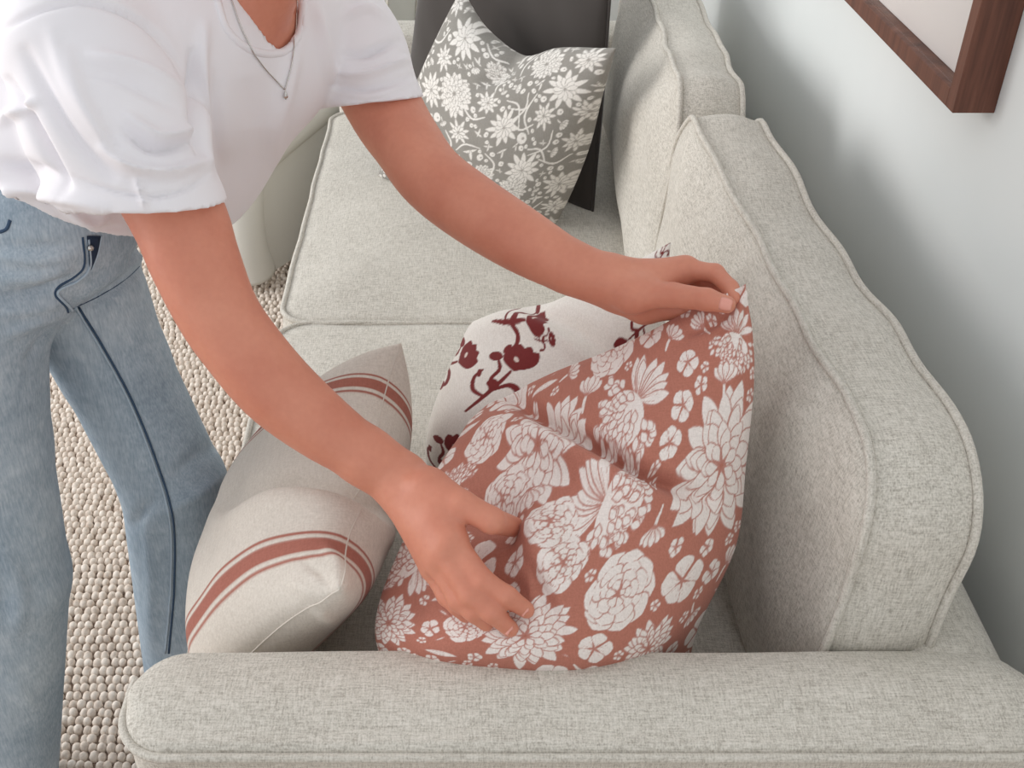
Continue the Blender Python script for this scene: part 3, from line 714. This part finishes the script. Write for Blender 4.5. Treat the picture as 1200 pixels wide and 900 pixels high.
# ------------------------------------------------------------------ signed distance modelling (body and clothes)
class SDF:
    def __init__(s, lo, hi, h):
        s.lo = np.array(lo, float); s.h = h; s.n = np.ceil((np.array(hi)-s.lo)/h).astype(int)+1
        s.d = np.full(s.n, 1.0, np.float32)
    def win(s, lo, hi):
        i0 = np.clip(np.floor((lo-s.lo)/s.h).astype(int), 0, s.n-1); i1 = np.clip(np.ceil((hi-s.lo)/s.h).astype(int)+1, 1, s.n)
        if (i1 <= i0).any(): return None
        g = [(s.lo[k]+np.arange(i0[k], i1[k])*s.h).astype(np.float32) for k in range(3)]
        return tuple(slice(a, b) for a, b in zip(i0, i1)), np.meshgrid(*g, indexing='ij')
    def merge(s, sl, v, k):
        d = s.d[sl]
        if k > 0:
            hh = np.clip(0.5+0.5*(d-v)/k, 0, 1); s.d[sl] = d*(1-hh)+v*hh-k*hh*(1-hh)
        else: s.d[sl] = np.minimum(d, v)
    def cone(s, a, b, ra, rb, k=0.01):
        a, b = np.array(a, float), np.array(b, float); m = max(ra, rb)+max(k, 0.0)*1.6+3*s.h
        q = s.win(np.minimum(a, b)-m, np.maximum(a, b)+m)
        if q is None: return
        sl, (X, Y, Z) = q; d = b-a; l2 = float(d@d)+1e-12
        t = np.clip(((X-a[0])*d[0]+(Y-a[1])*d[1]+(Z-a[2])*d[2])/l2, 0, 1)
        v = np.sqrt((X-a[0]-t*d[0])**2+(Y-a[1]-t*d[1])**2+(Z-a[2]-t*d[2])**2)-(ra+(rb-ra)*t)
        s.merge(sl, v.astype(np.float32), k)
    def chain(s, pts, rs, k=0.01):
        for i in range(len(pts)-1): s.cone(pts[i], pts[i+1], rs[i], rs[i+1], k)
    def ell(s, c, axes, radii, k=0.01):
        c = np.array(c, float); A = np.array(axes, float); r = np.array(radii, float); m = r.max()+k*1.6+3*s.h
        q = s.win(c-m, c+m)
        if q is None: return
        sl, (X, Y, Z) = q; P = [X-c[0], Y-c[1], Z-c[2]]
        L = [(P[0]*A[i, 0]+P[1]*A[i, 1]+P[2]*A[i, 2])/r[i] for i in range(3)]
        k0 = np.sqrt(L[0]**2+L[1]**2+L[2]**2); k1 = np.sqrt((L[0]/r[0])**2+(L[1]/r[1])**2+(L[2]/r[2])**2)
        s.merge(sl, (k0*(k0-1)/np.maximum(k1, 1e-6)).astype(np.float32), k)
    def grid(s): return np.meshgrid(*[(s.lo[k]+np.arange(s.n[k])*s.h).astype(np.float32) for k in range(3)], indexing='ij')
    def cut(s, p, n, k=0.0):
        """remove the half space beyond plane (p, n)"""
        X, Y, Z = s.grid(); n = np.array(n, float)/np.linalg.norm(n)
        s.d = np.maximum(s.d, ((X-p[0])*n[0]+(Y-p[1])*n[1]+(Z-p[2])*n[2]).astype(np.float32))
    def sub_cone(s, a, b, ra, rb):
        t_ = SDF.__new__(SDF); t_.lo, t_.h, t_.n = s.lo, s.h, s.n; t_.d = np.full(s.n, 1.0, np.float32); t_.cone(a, b, ra, rb, 0)
        s.d = np.maximum(s.d, -t_.d)
    def mesh(s, relax=2):
        d = s.d; h = s.h; neg = d < 0; nx, ny, nz = d.shape
        sh = (nx-1, ny-1, nz-1)
        cnt = np.zeros(sh, np.int8)
        for i in (0, 1):
            for j in (0, 1):
                for k in (0, 1): cnt += neg[i:nx-1+i, j:ny-1+j, k:nz-1+k]
        act = (cnt > 0) & (cnt < 8); idx = np.full(sh, -1, np.int32); cells = np.argwhere(act); idx[act] = np.arange(len(cells))
        acc = np.zeros((len(cells), 3)); num = np.zeros(len(cells))
        cor = [(0, 0, 0), (1, 0, 0), (0, 1, 0), (1, 1, 0), (0, 0, 1), (1, 0, 1), (0, 1, 1), (1, 1, 1)]
        val = [d[cells[:, 0]+a, cells[:, 1]+b, cells[:, 2]+c] for a, b, c in cor]
        for e0, e1 in ((0, 1), (2, 3), (4, 5), (6, 7), (0, 2), (1, 3), (4, 6), (5, 7), (0, 4), (1, 5), (2, 6), (3, 7)):
            v0, v1 = val[e0], val[e1]; x = (v0 < 0) != (v1 < 0); t = np.where(x, v0/np.where(x, v0-v1, 1), 0)[:, None]
            acc += np.where(x[:, None], np.array(cor[e0])+(np.array(cor[e1])-np.array(cor[e0]))*t, 0); num += x
        V = (cells+acc/num[:, None])*h+s.lo
        F = []
        for ax in range(3):
            b_, c_ = (ax+1) % 3, (ax+2) % 3
            s0 = [slice(1, -1)]*3; s1 = [slice(1, -1)]*3; s0[ax] = slice(0, -1); s1[ax] = slice(1, None)
            n0, n1 = neg[tuple(s0)], neg[tuple(s1)]
            E = np.argwhere(n0 != n1)
            if not len(E): continue
            flip = n0[E[:, 0], E[:, 1], E[:, 2]]
            E = E.copy(); E[:, b_] += 1; E[:, c_] += 1
            q = []
            for db, dc in ((-1, -1), (0, -1), (0, 0), (-1, 0)):
                c = E.copy(); c[:, b_] += db; c[:, c_] += dc; q.append(idx[c[:, 0], c[:, 1], c[:, 2]])
            Q = np.stack(q, 1); Q[~flip] = Q[~flip][:, ::-1]; F.append(Q)
        F = np.concatenate(F); F = F[(F >= 0).all(1)]
        for _ in range(relax):                 # gentle Laplacian fairing
            S_ = np.zeros_like(V); n_ = np.zeros(len(V))
            for a, b in ((0, 1), (1, 2), (2, 3), (3, 0)):
                np.add.at(S_, F[:, a], V[F[:, b]]); np.add.at(n_, F[:, a], 1); np.add.at(S_, F[:, b], V[F[:, a]]); np.add.at(n_, F[:, b], 1)
            V = V*0.5+0.5*S_/np.maximum(n_, 1)[:, None]
        return V, F

# ------------------------------------------------------------------ person: joints
def touch(px, py, r):
    """point whose ball of radius r rests on the rust pillow along that line of sight"""
    h = cast(RB, px, py); zc = proj([h])[0, 2] if h is not None else 1.1
    return U(px, py, zc-r*1.05)
SR, SL = np.array([-0.361, 1.060, 1.118]), np.array([-0.157, 1.371, 1.074])
ER, WR = U(262, 388, 1.085), U(468, 562, 1.105)
EL, WL = U(518, 213, 1.285), U(708, 327, 1.215)
HR, HL = np.array([-0.575, 1.065, 0.86]), np.array([-0.515, 1.225, 0.86])
KR, KL = np.array([-0.592, 1.030, 0.46]), np.array([-0.405, 1.180, 0.49])
AR, AL = np.array([-0.690, 1.000, 0.07]), np.array([-0.435, 1.200, 0.07])
PEL = (HR+HL)/2; SM = (SR+SL)/2
NB = np.array([-0.228, 1.205, 1.135]); HEAD = np.array([-0.150, 1.165, 1.315])

def fingers(sd, chains, rads, k=0.004):
    for ch, rs in zip(chains, rads): sd.chain(ch, rs, k)
def lerp(a, b, t): return np.asarray(a)*(1-t)+np.asarray(b)*t
# right arm and hand
sd = SDF((-0.47, 0.66, 0.66), (0.13, 1.16, 1.20), 0.0026)
RA = [U(201, 238, 1.082), U(228, 305, 1.082), U(252, 360, 1.084), U(277, 399, 1.086), U(322, 453, 1.090), U(375, 498, 1.095), U(430, 536, 1.101), WR]
sd.chain(spline([SR]+RA, 40), spline([.050, .0470, .0440, .0405, .0392, .0385, .0340, .0275, .0230], 40), 0)
w2 = WR+(U(478, 545, 1.1)-U(468, 562, 1.1))*0.55; w3 = WR-(U(478, 545, 1.1)-U(468, 562, 1.1))*0.55
sd.cone(RA[6], w2, .024, .0185, .015); sd.cone(RA[6], w3, .024, .0175, .015)
tI, tM, tR_, tP, tT = touch(617, 715, .0085), touch(598, 737, .0085), touch(570, 731, .0085), touch(545, 722, .0075), touch(604, 618, .0105)
mI, mM, mR, mP = U(529, 633, 1.046), U(519, 647, 1.046), U(512, 658, 1.056), U(506, 666, 1.072)
TC, TM, TI = U(502, 573, 1.075), U(541, 591, 1.052), U(576, 610, 1.045)
for mc, rr in ((mI, .0135), (mM, .0135), (mR, .0130), (mP, .0120)):
    sd.cone(lerp(WR, mc, .08), mc, .0185, rr, .016)
sd.cone(WR, TC, .020, .017, .014); sd.cone(TC, TM, .0175, .0135, .012); sd.cone(TC, mI, .014, .011, .018); sd.cone(lerp(TC, TM, .55), lerp(WR, mI, .72), .009, .010, .016)
def fin(m_, p, t):
    p = np.array(p); return [m_, p, lerp(p, t, .55)+np.array([0, -.004, .005]), t]
fingers(sd, [[TM, TI, tT], fin(mI, U(566, 681, 1.030), tI), fin(mM, U(551, 697, 1.030), tM), fin(mR, U(537, 703, 1.042), tR_), fin(mP, U(523, 699, 1.062), tP)],
        [[.0140, .0128, .0102], [.0122, .0108, .0098, .0082], [.0124, .0108, .0098, .0082], [.0118, .0102, .0092, .0077], [.0104, .0090, .0080, .0068]])
armR = sd.mesh(2)
# left arm and hand
sd = SDF((-0.22, 0.90, 0.78), (0.36, 1.46, 1.16), 0.0026)
LA = [U(450, 125, 1.340), U(477, 168, 1.312), U(505, 207, 1.287), U(549, 242, 1.265), U(610, 281, 1.242), U(668, 313, 1.226), WL]
sd.chain(spline([SL]+LA, 40), spline([.048, .0455, .0415, .0400, .0395, .0365, .0295, .0235], 40), 0)
wl2 = U(716, 345, 1.225); wl1 = U(712, 318, 1.215)
sd.cone(LA[5], wl2, .022, .0180, .015); sd.cone(LA[5], wl1, .021, .0165, .015)
lC, lT, lI, lt = U(742, 345, 1.195), U(789, 346, 1.170), U(828, 351, 1.142), U(852, 357, 1.128)
kI, kM, kR, kP = U(803, 316, 1.205), U(806, 322, 1.228), U(798, 336, 1.248), U(786, 350, 1.262)
for mc, rr in ((kI, .0130), (kM, .0130), (kR, .0125), (kP, .0115)): sd.cone(lerp(WL, mc, .1), mc, .0175, rr, .016)
sd.cone(WL, lC, .0195, .0175, .014); sd.cone(lC, lT, .0170, .0132, .012); sd.cone(lC, kI, .014, .010, .018)
sd.chain([U(735, 352, 1.225), U(755, 361, 1.225), U(800, 362, 1.200)], [.0175, .0155, .012], .014)
fingers(sd, [[lT, lI, lt], [kI, U(838, 320, 1.190), U(856, 338, 1.168), U(862, 352, 1.152)], [kM, U(842, 336, 1.212), U(855, 352, 1.190), U(856, 364, 1.172)],
             [kR, U(830, 358, 1.238), U(838, 375, 1.212), U(836, 386, 1.196)], [kP, U(812, 374, 1.252), U(820, 388, 1.230), U(818, 398, 1.215)]],
        [[.0135, .0118, .0092], [.0118, .0100, .0090, .0075], [.0118, .0102, .0090, .0076], [.0112, .0096, .0085, .0072], [.0100, .0085, .0076, .0065]])
armL = sd.mesh(2)
# trunk, neck, head and legs
sd = SDF((-0.86, 0.82, -0.01), (0.02, 1.50, 1.50), 0.0075)
ax = SM-PEL; axn = ax/np.linalg.norm(ax); lat = (SL-SR)/np.linalg.norm(SL-SR); frt = np.cross(lat, axn); frt /= np.linalg.norm(frt)
sd.cone(SR, lerp(SR, SL, .3), .048, .062, .05); sd.cone(SL, lerp(SL, SR, .3), .046, .060, .05)
for f in (-.06, 0, .06): sd.cone(SM+lat*f-axn*.06+frt*.02, lerp(SM, PEL, .62)+lat*f, .075, .072, .05)
for f in (-.05, .05): sd.cone(lerp(SM, PEL, .5)+lat*f, PEL+np.array([0, 1, 0])*f*.9, .066, .072, .05)
sd.chain([HR, lerp(HR, KR, .5), KR, lerp(KR, AR, .35), AR], [.078, .062, .048, .048, .034], .03)
sd.chain([HL, lerp(HL, KL, .5), KL, lerp(KL, AL, .35), AL], [.076, .055, .046, .045, .034], .03)
for A_, fd in ((AR, (.75, -.45)), (AL, (.55, .5))):
    t_ = A_+np.array([fd[0]*.13, fd[1]*.13, -.020]); sd.cone(A_+np.array([0, 0, -.010]), t_, .033, .022, .02)
fh = np.array([.62, -.45, -.64]); fh /= np.linalg.norm(fh); up = np.array([.45, -.25, .0]); upn = HEAD-NB; upn = upn-fh*(upn@fh); upn /= np.linalg.norm(upn); sdv = np.cross(upn, fh)
sd.cone(NB-axn*.03, lerp(NB, HEAD, .62), .054, .050, .03)
sd.ell(HEAD, [sdv, fh, upn], [.074, .094, .104], .03)
CH = HEAD+fh*.052-upn*.085
sd.ell(HEAD+fh*.03-upn*.055, [sdv, fh, upn], [.054, .065, .062], .03)
sd.ell(CH, [sdv, fh, upn], [.024, .024, .022], .02)
sd.cone(HEAD+fh*.090+upn*.005, HEAD+fh*.112-upn*.030, .008, .013, .012)
for s_ in (-1, 1): sd.ell(HEAD+sdv*s_*.076-upn*.015-fh*.005, [sdv, fh, upn], [.010, .020, .030], .006)
trunk = sd.mesh(1)
V = []; F = []; off = 0
for v, f in (armR, armL, trunk): V.append(v); F.append(f+off); off += len(v)
person = link('person', mesh_np('person', np.concatenate(V), np.concatenate(F)), M['skin'])
tag(person, 'person in white t-shirt and light blue jeans bending over the sofa cushions', 'person')
# hair, eyes, lips
sd = SDF(HEAD-.2, HEAD+.2, 0.006)
sd.ell(HEAD-fh*.018+upn*.018, [sdv, fh, upn], [.084, .092, .104], 0); sd.cut(HEAD+fh*.058+upn*.03, fh*.9-upn*.45)
sd.ell(HEAD-fh*.115+upn*.02, [sdv, fh, upn], [.042, .038, .042], .015)
link('hair', mesh_np('hair', *sd.mesh(1)), M['hair'], person)
for s_ in (-1, 1):
    sd = SDF(HEAD+fh*.08-.05+sdv*s_*.03, HEAD+fh*.08+.05+sdv*s_*.03, 0.003); sd.ell(HEAD+fh*.080+upn*.008+sdv*s_*.03, [sdv, fh, upn], [.013, .008, .006], 0)
    ey = link('eye', mesh_np('eye', *sd.mesh(1)), M['eye'], person)
    mb = MB(); q = HEAD+fh*.0855+upn*.006+sdv*s_*.03; mb.add(*tube([q, q+fh*.0015, q+fh*.003], [.0052, .0048, .002], 12)); mb.build('iris', M['hair'], ey)
    mb = MB(); mb.add(*tube(spline([HEAD+fh*.088+upn*.026+sdv*s_*.012, HEAD+fh*.087+upn*.031+sdv*s_*.03, HEAD+fh*.074+upn*.026+sdv*s_*.048], 12), .0032, 6)); mb.build('eyebrow', M['hair'], person)
sd = SDF(HEAD+fh*.09-upn*.06-.05, HEAD+fh*.09-upn*.06+.05, 0.003); sd.ell(HEAD+fh*.092-upn*.058, [sdv, fh, upn], [.022, .008, .008], 0)
link('lips', mesh_np('lips', *sd.mesh(1)), M['lip'], person)
# fingernails
def nail(tip, prev, r, off):
    t = (tip-prev)/np.linalg.norm(tip-prev); v = np.array([0, 0, CAMZ])-tip; v -= t*(v@t); v /= np.linalg.norm(v)
    s_ = np.cross(t, v); v = v*math.cos(off)+s_*math.sin(off); s_ = np.cross(t, v); V = []; n = 7
    for i in range(n):
        for j in range(n):
            a = (i/(n-1)-.5); b = (j/(n-1)-.5)*2
            wdt = .82*(1-0.25*max(0, a*2)**4); th = b*wdt*.95
            V.append(tip+t*(a*r*1.5+r*.25)+r*1.04*(v*math.cos(th)+s_*math.sin(th))*(1-.14*max(0, a*2)**2))
    mb = MB(); mb.add(V, [(i*n+j, i*n+j+1, (i+1)*n+j+1, (i+1)*n+j) for i in range(n-1) for j in range(n-1)])
    o = mb.build('fingernail', M['nail'], person); sl = o.modifiers.new('thick', 'SOLIDIFY'); sl.thickness = .0009; sl.offset = 0
nail(tT, TI, .0082, .1); nail(lt, lI, .0088, .0); nail(tI, U(606, 698, 1.05), .0074, .4); nail(tM, U(586, 722, 1.05), .0076, .3)

# ------------------------------------------------------------------ t-shirt
sd = SDF((-0.80, 0.90, 0.80), (0.02, 1.52, 1.26), 0.0031)
hR, hL = U(166, 236, 1.075), U(438, 120, 1.335)          # sleeve ends
aR = (RA[0]-SR)/np.linalg.norm(RA[0]-SR); aL = (LA[0]-SL)/np.linalg.norm(LA[0]-SL); dn = np.array([0, -SP, -CP]); bk = -frt; fw = np.array([0, CP, -SP])
sd.chain([SR+bk*.015, lerp(SR, hR, .5)+bk*.006, hR+aR*.05], [.080, .078, .071], .03)
sd.chain([SL+bk*.01, lerp(SL, hL, .5)+bk*.006, hL+aL*.05], [.062, .060, .055], .03)
X, Y, Z = sd.grid()
def plane(p, n): n = np.array(n, float)/np.linalg.norm(n); return ((X-p[0])*n[0]+(Y-p[1])*n[1]+(Z-p[2])*n[2]).astype(np.float32)
sel = (Y+0.66*X) < (1.215-0.66*0.26)                       # her right side
sd.d = np.where(sel, np.maximum(sd.d, plane(hR, dn*.9+fw*.30)), np.maximum(sd.d, plane(hL, dn*.9+fw*.25+np.array([.10, 0, 0]))))
tk = SDF((-0.80, 0.90, 0.80), (0.02, 1.52, 1.26), 0.0031)
tk.cone(SR+bk*.01, lerp(SR, SL, .3)+bk*.01, .066, .076, .05); tk.cone(SL+bk*.005, lerp(SL, SR, .3)+bk*.01, .055, .070, .05)
for f in (-.08, 0, .08): tk.cone(SM+lat*f-axn*.05+frt*.01, lerp(SM, PEL, .60)+lat*f+frt*.02, .090, .096, .05)
for f in (-.09, .0, .085): tk.cone(lerp(SM, PEL, .5)+lat*f+frt*.02, lerp(SM, PEL, .86)+np.array([.02, 1, .02])*f, .098, .114, .05)
tk.chain([SM+bk*.03-lat*.05, lerp(SM, PEL, .3)+bk*.065-lat*.06, lerp(SM, PEL, .65)+bk*.03-lat*.05], [.085, .090, .095], .05)
tk.d = np.maximum(tk.d, plane(U(80, 270, 1.10), (-.55, -.10, -.82)))
sd.merge((slice(None),)*3, tk.d, .012)
nax = np.array([.35, -.05, .93])
sd.sub_cone(NB+nax*.0, NB+nax*.16, .056, .084)
shirt = link('t_shirt', mesh_np('t_shirt', *sd.mesh(3)), M['shirt'], person)
tag(shirt, 'plain white short-sleeved t-shirt')
folds(shirt.data, [([(0, 36), (50, 10), (105, 2), (165, 25), (205, 68), (222, 110)], 4, -0.0072), ([(108, 64), (150, 75), (190, 92), (215, 108)], 7, 0.0096), ([(100, 80), (150, 96), (205, 125)], 7, -0.0064),
                   ([(150, 138), (185, 160), (226, 152)], 7, 0.0128), ([(145, 155), (180, 176), (228, 166)], 5, -0.0096), ([(120, 175), (160, 198), (200, 203), (238, 190)], 7, 0.0144), ([(128, 158), (140, 185)], 6, -0.0064),
                   ([(10, 95), (45, 160), (80, 222)], 6, -0.0160), ([(30, 60), (60, 120), (90, 165), (130, 205)], 8, -0.0096), ([(80, 60), (100, 120), (140, 185), (165, 205)], 8, 0.0080), ([(60, 40), (85, 110), (120, 170)], 9, 0.0064),
                   ([(86, 208), (125, 222), (172, 230), (215, 222), (248, 200)], 3, -0.0045), ([(160, 212), (172, 245)], 4, 0.0080),
                   ([(240, 30), (236, 80), (240, 140), (246, 200)], 7, 0.0096), ([(226, 60), (228, 130), (234, 180)], 5, -0.0128), ([(252, 90), (250, 150), (258, 200)], 9, -0.0064),
                   ([(405, 66), (430, 64), (466, 48)], 5, -0.0112), ([(392, 84), (430, 88), (474, 70)], 5, 0.0112), ([(388, 100), (430, 104), (480, 90)], 4, -0.0080), ([(372, 10), (380, 60), (388, 100)], 6, 0.0096), ([(400, 20), (430, 10), (450, 20)], 6, 0.0080),
                   ([(390, 112), (436, 118), (486, 100)], 3, -0.0032),
                   ([(0, 145), (20, 130), (42, 118)], 6, 0.0096), ([(0, 222), (60, 226), (120, 244)], 8, 0.0128), ([(0, 190), (40, 200), (70, 215)], 8, -0.0112), ([(70, 240), (105, 262), (125, 258)], 6, 0.0096), ([(0, 240), (50, 262), (140, 268)], 3, -0.0040),
                   ([(348, 50), (335, 100), (322, 150), (318, 180)], 10, 0.0096), ([(290, 90), (300, 150)], 20, -0.0048)])
SB = bvh_of(shirt)
P = cast_line(SB, [(255, 1), (266, 34), (288, 55), (314, 63), (336, 58), (349, 40), (355, 2)], 60, -.0015)
mb = MB(); mb.add(*tube(P, 0.0046, 8)); CB = bvh_of(mb.build('collar', M['shirt'], shirt))

# ------------------------------------------------------------------ jeans
sd = SDF((-0.86, 0.82, -0.01), (-0.22, 1.45, 1.04), 0.0055)
sd.chain([HR, lerp(HR, KR, .5), KR, AR+np.array([0, 0, .0])], [.105, .082, .078, .086], .012)
sd.chain([HL, lerp(HL, KL, .5), KL, AL], [.098, .071, .071, .080], .012)
for f in (-.06, 0, .06): sd.cone(PEL+np.array([-.01, f, .0]), lerp(PEL, SM, .30)+np.array([.0, f*.9, .01]), .094, .096, .03)
sd.cut((0, 0, 0.026), (0, 0, -1))
jeans = link('jeans', mesh_np('jeans', *sd.mesh(2)), M['denim'], person)
tag(jeans, 'light blue washed denim jeans')
folds(jeans.data, [([(0, 346), (40, 343), (80, 328)], 5, -0.009), ([(0, 300), (45, 305), (92, 298)], 7, 0.006), ([(0, 327), (45, 324), (82, 312)], 6, 0.008), ([(0, 288), (40, 290), (85, 286)], 5, -0.005), ([(90, 352), (120, 328), (172, 296)], 6, 0.008),
                   ([(92, 364), (125, 345), (172, 312)], 5, -0.006), ([(8, 392), (48, 374), (80, 366)], 7, 0.008), ([(32, 425), (54, 392)], 6, -0.006), ([(0, 368), (40, 362), (76, 352)], 6, 0.006), ([(0, 640), (22, 690), (18, 745)], 11, 0.007), ([(0, 690), (12, 730)], 8, -0.006),
                   ([(190, 600), (230, 580), (262, 556)], 8, 0.006), ([(178, 586), (158, 616)], 7, -0.007), ([(172, 600), (178, 680), (176, 760)], 8, 0.005), ([(185, 680), (215, 720)], 8, 0.005), ([(200, 560), (240, 530), (262, 520)], 9, -0.005), ([(10, 800), (45, 830)], 10, 0.005)])
JB = bvh_of(jeans)
def jline(poly, n, r, mat, name, off=.001):
    P = cast_line(JB, poly, n, off)
    if len(P) > 2: mb = MB(); mb.add(*tube(P, r, 6)); mb.build(name, mat, jeans)
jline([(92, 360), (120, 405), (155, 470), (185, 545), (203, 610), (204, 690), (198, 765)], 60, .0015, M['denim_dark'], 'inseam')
jline([(88, 360), (116, 405), (151, 470), (181, 545), (199, 610), (200, 690), (194, 765)], 60, .0016, M['denim_light'], 'inseam_edge')
jline([(103, 280), (105, 312), (92, 328), (72, 338), (68, 345), (80, 358), (84, 364)], 40, .0017, M['denim_light'], 'fly_edge', .001)
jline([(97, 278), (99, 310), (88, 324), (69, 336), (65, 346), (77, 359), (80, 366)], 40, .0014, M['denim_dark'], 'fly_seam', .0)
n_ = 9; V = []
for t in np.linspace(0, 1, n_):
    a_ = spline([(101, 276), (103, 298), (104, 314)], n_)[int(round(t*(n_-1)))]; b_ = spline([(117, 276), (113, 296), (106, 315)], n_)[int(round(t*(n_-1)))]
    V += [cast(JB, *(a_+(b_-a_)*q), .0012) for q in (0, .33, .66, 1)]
mb = MB(); mb.add(V, [(i*4+k, i*4+k+1, i*4+k+5, i*4+k+4) for i in range(n_-1) for k in range(3)]); g_ = mb.build('fly_gap_shade', M['fly'], jeans)  # dark sheet standing in for shade in the fly opening
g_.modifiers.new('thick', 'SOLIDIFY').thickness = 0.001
jline([(118, 276), (114, 297), (106, 317)], 14, .0016, M['denim_light'], 'fly_edge', .001)
bt = cast(JB, 104, 289, .003); mb = MB(); mb.add(*tube([bt, bt+np.array([.002, -.003, .001])], [.0035, .003], 10)); mb.build('button', M['metal'], jeans)
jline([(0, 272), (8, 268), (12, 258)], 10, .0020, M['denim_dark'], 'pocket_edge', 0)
jline([(85, 362), (120, 345), (150, 325), (175, 300)], 20, .0007, M['denim_dark'], 'crease_shade', 0)  # no seam: thin dark line painting the shade of a fold crease

# ------------------------------------------------------------------ necklace
BB = bvh_of(person)
def both(px, py, off):
    a, b2 = cast(SB, px, py, off), cast(BB, px, py, off)
    c = [q for q in (a, b2, cast(CB, px, py, off)) if q is not None]
    return min(c, key=lambda q: np.linalg.norm(q-np.array([0, 0, CAMZ]))) if c else None
neck = empty('necklace'); neck.parent = person
for poly in ([(270, 0), (284, 38), (305, 75), (333, 105)], [(347, 0), (345, 40), (341, 75), (333, 105)]):
    P = [both(x, y, .0015) for x, y in spline(poly, 40)]; P = np.array([p for p in P if p is not None])
    for _ in range(3): P[1:-1] = (P[:-2]+P[1:-1]*2+P[2:])/4
    mb = MB(); mb.add(*tube(P, .0007, 6)); mb.build('chain', M['metal'], neck)
p = both(333, 110, .003); sv = []
mb = MB(); mb.add(*tube([p+np.array([0, 0, .004]), p+np.array([0, 0, .001]), p+np.array([0, 0, -.003]), p+np.array([0, 0, -.0055])], [.0006, .0018, .0028, .0008], 8)); mb.build('pendant', M['metal'], neck)
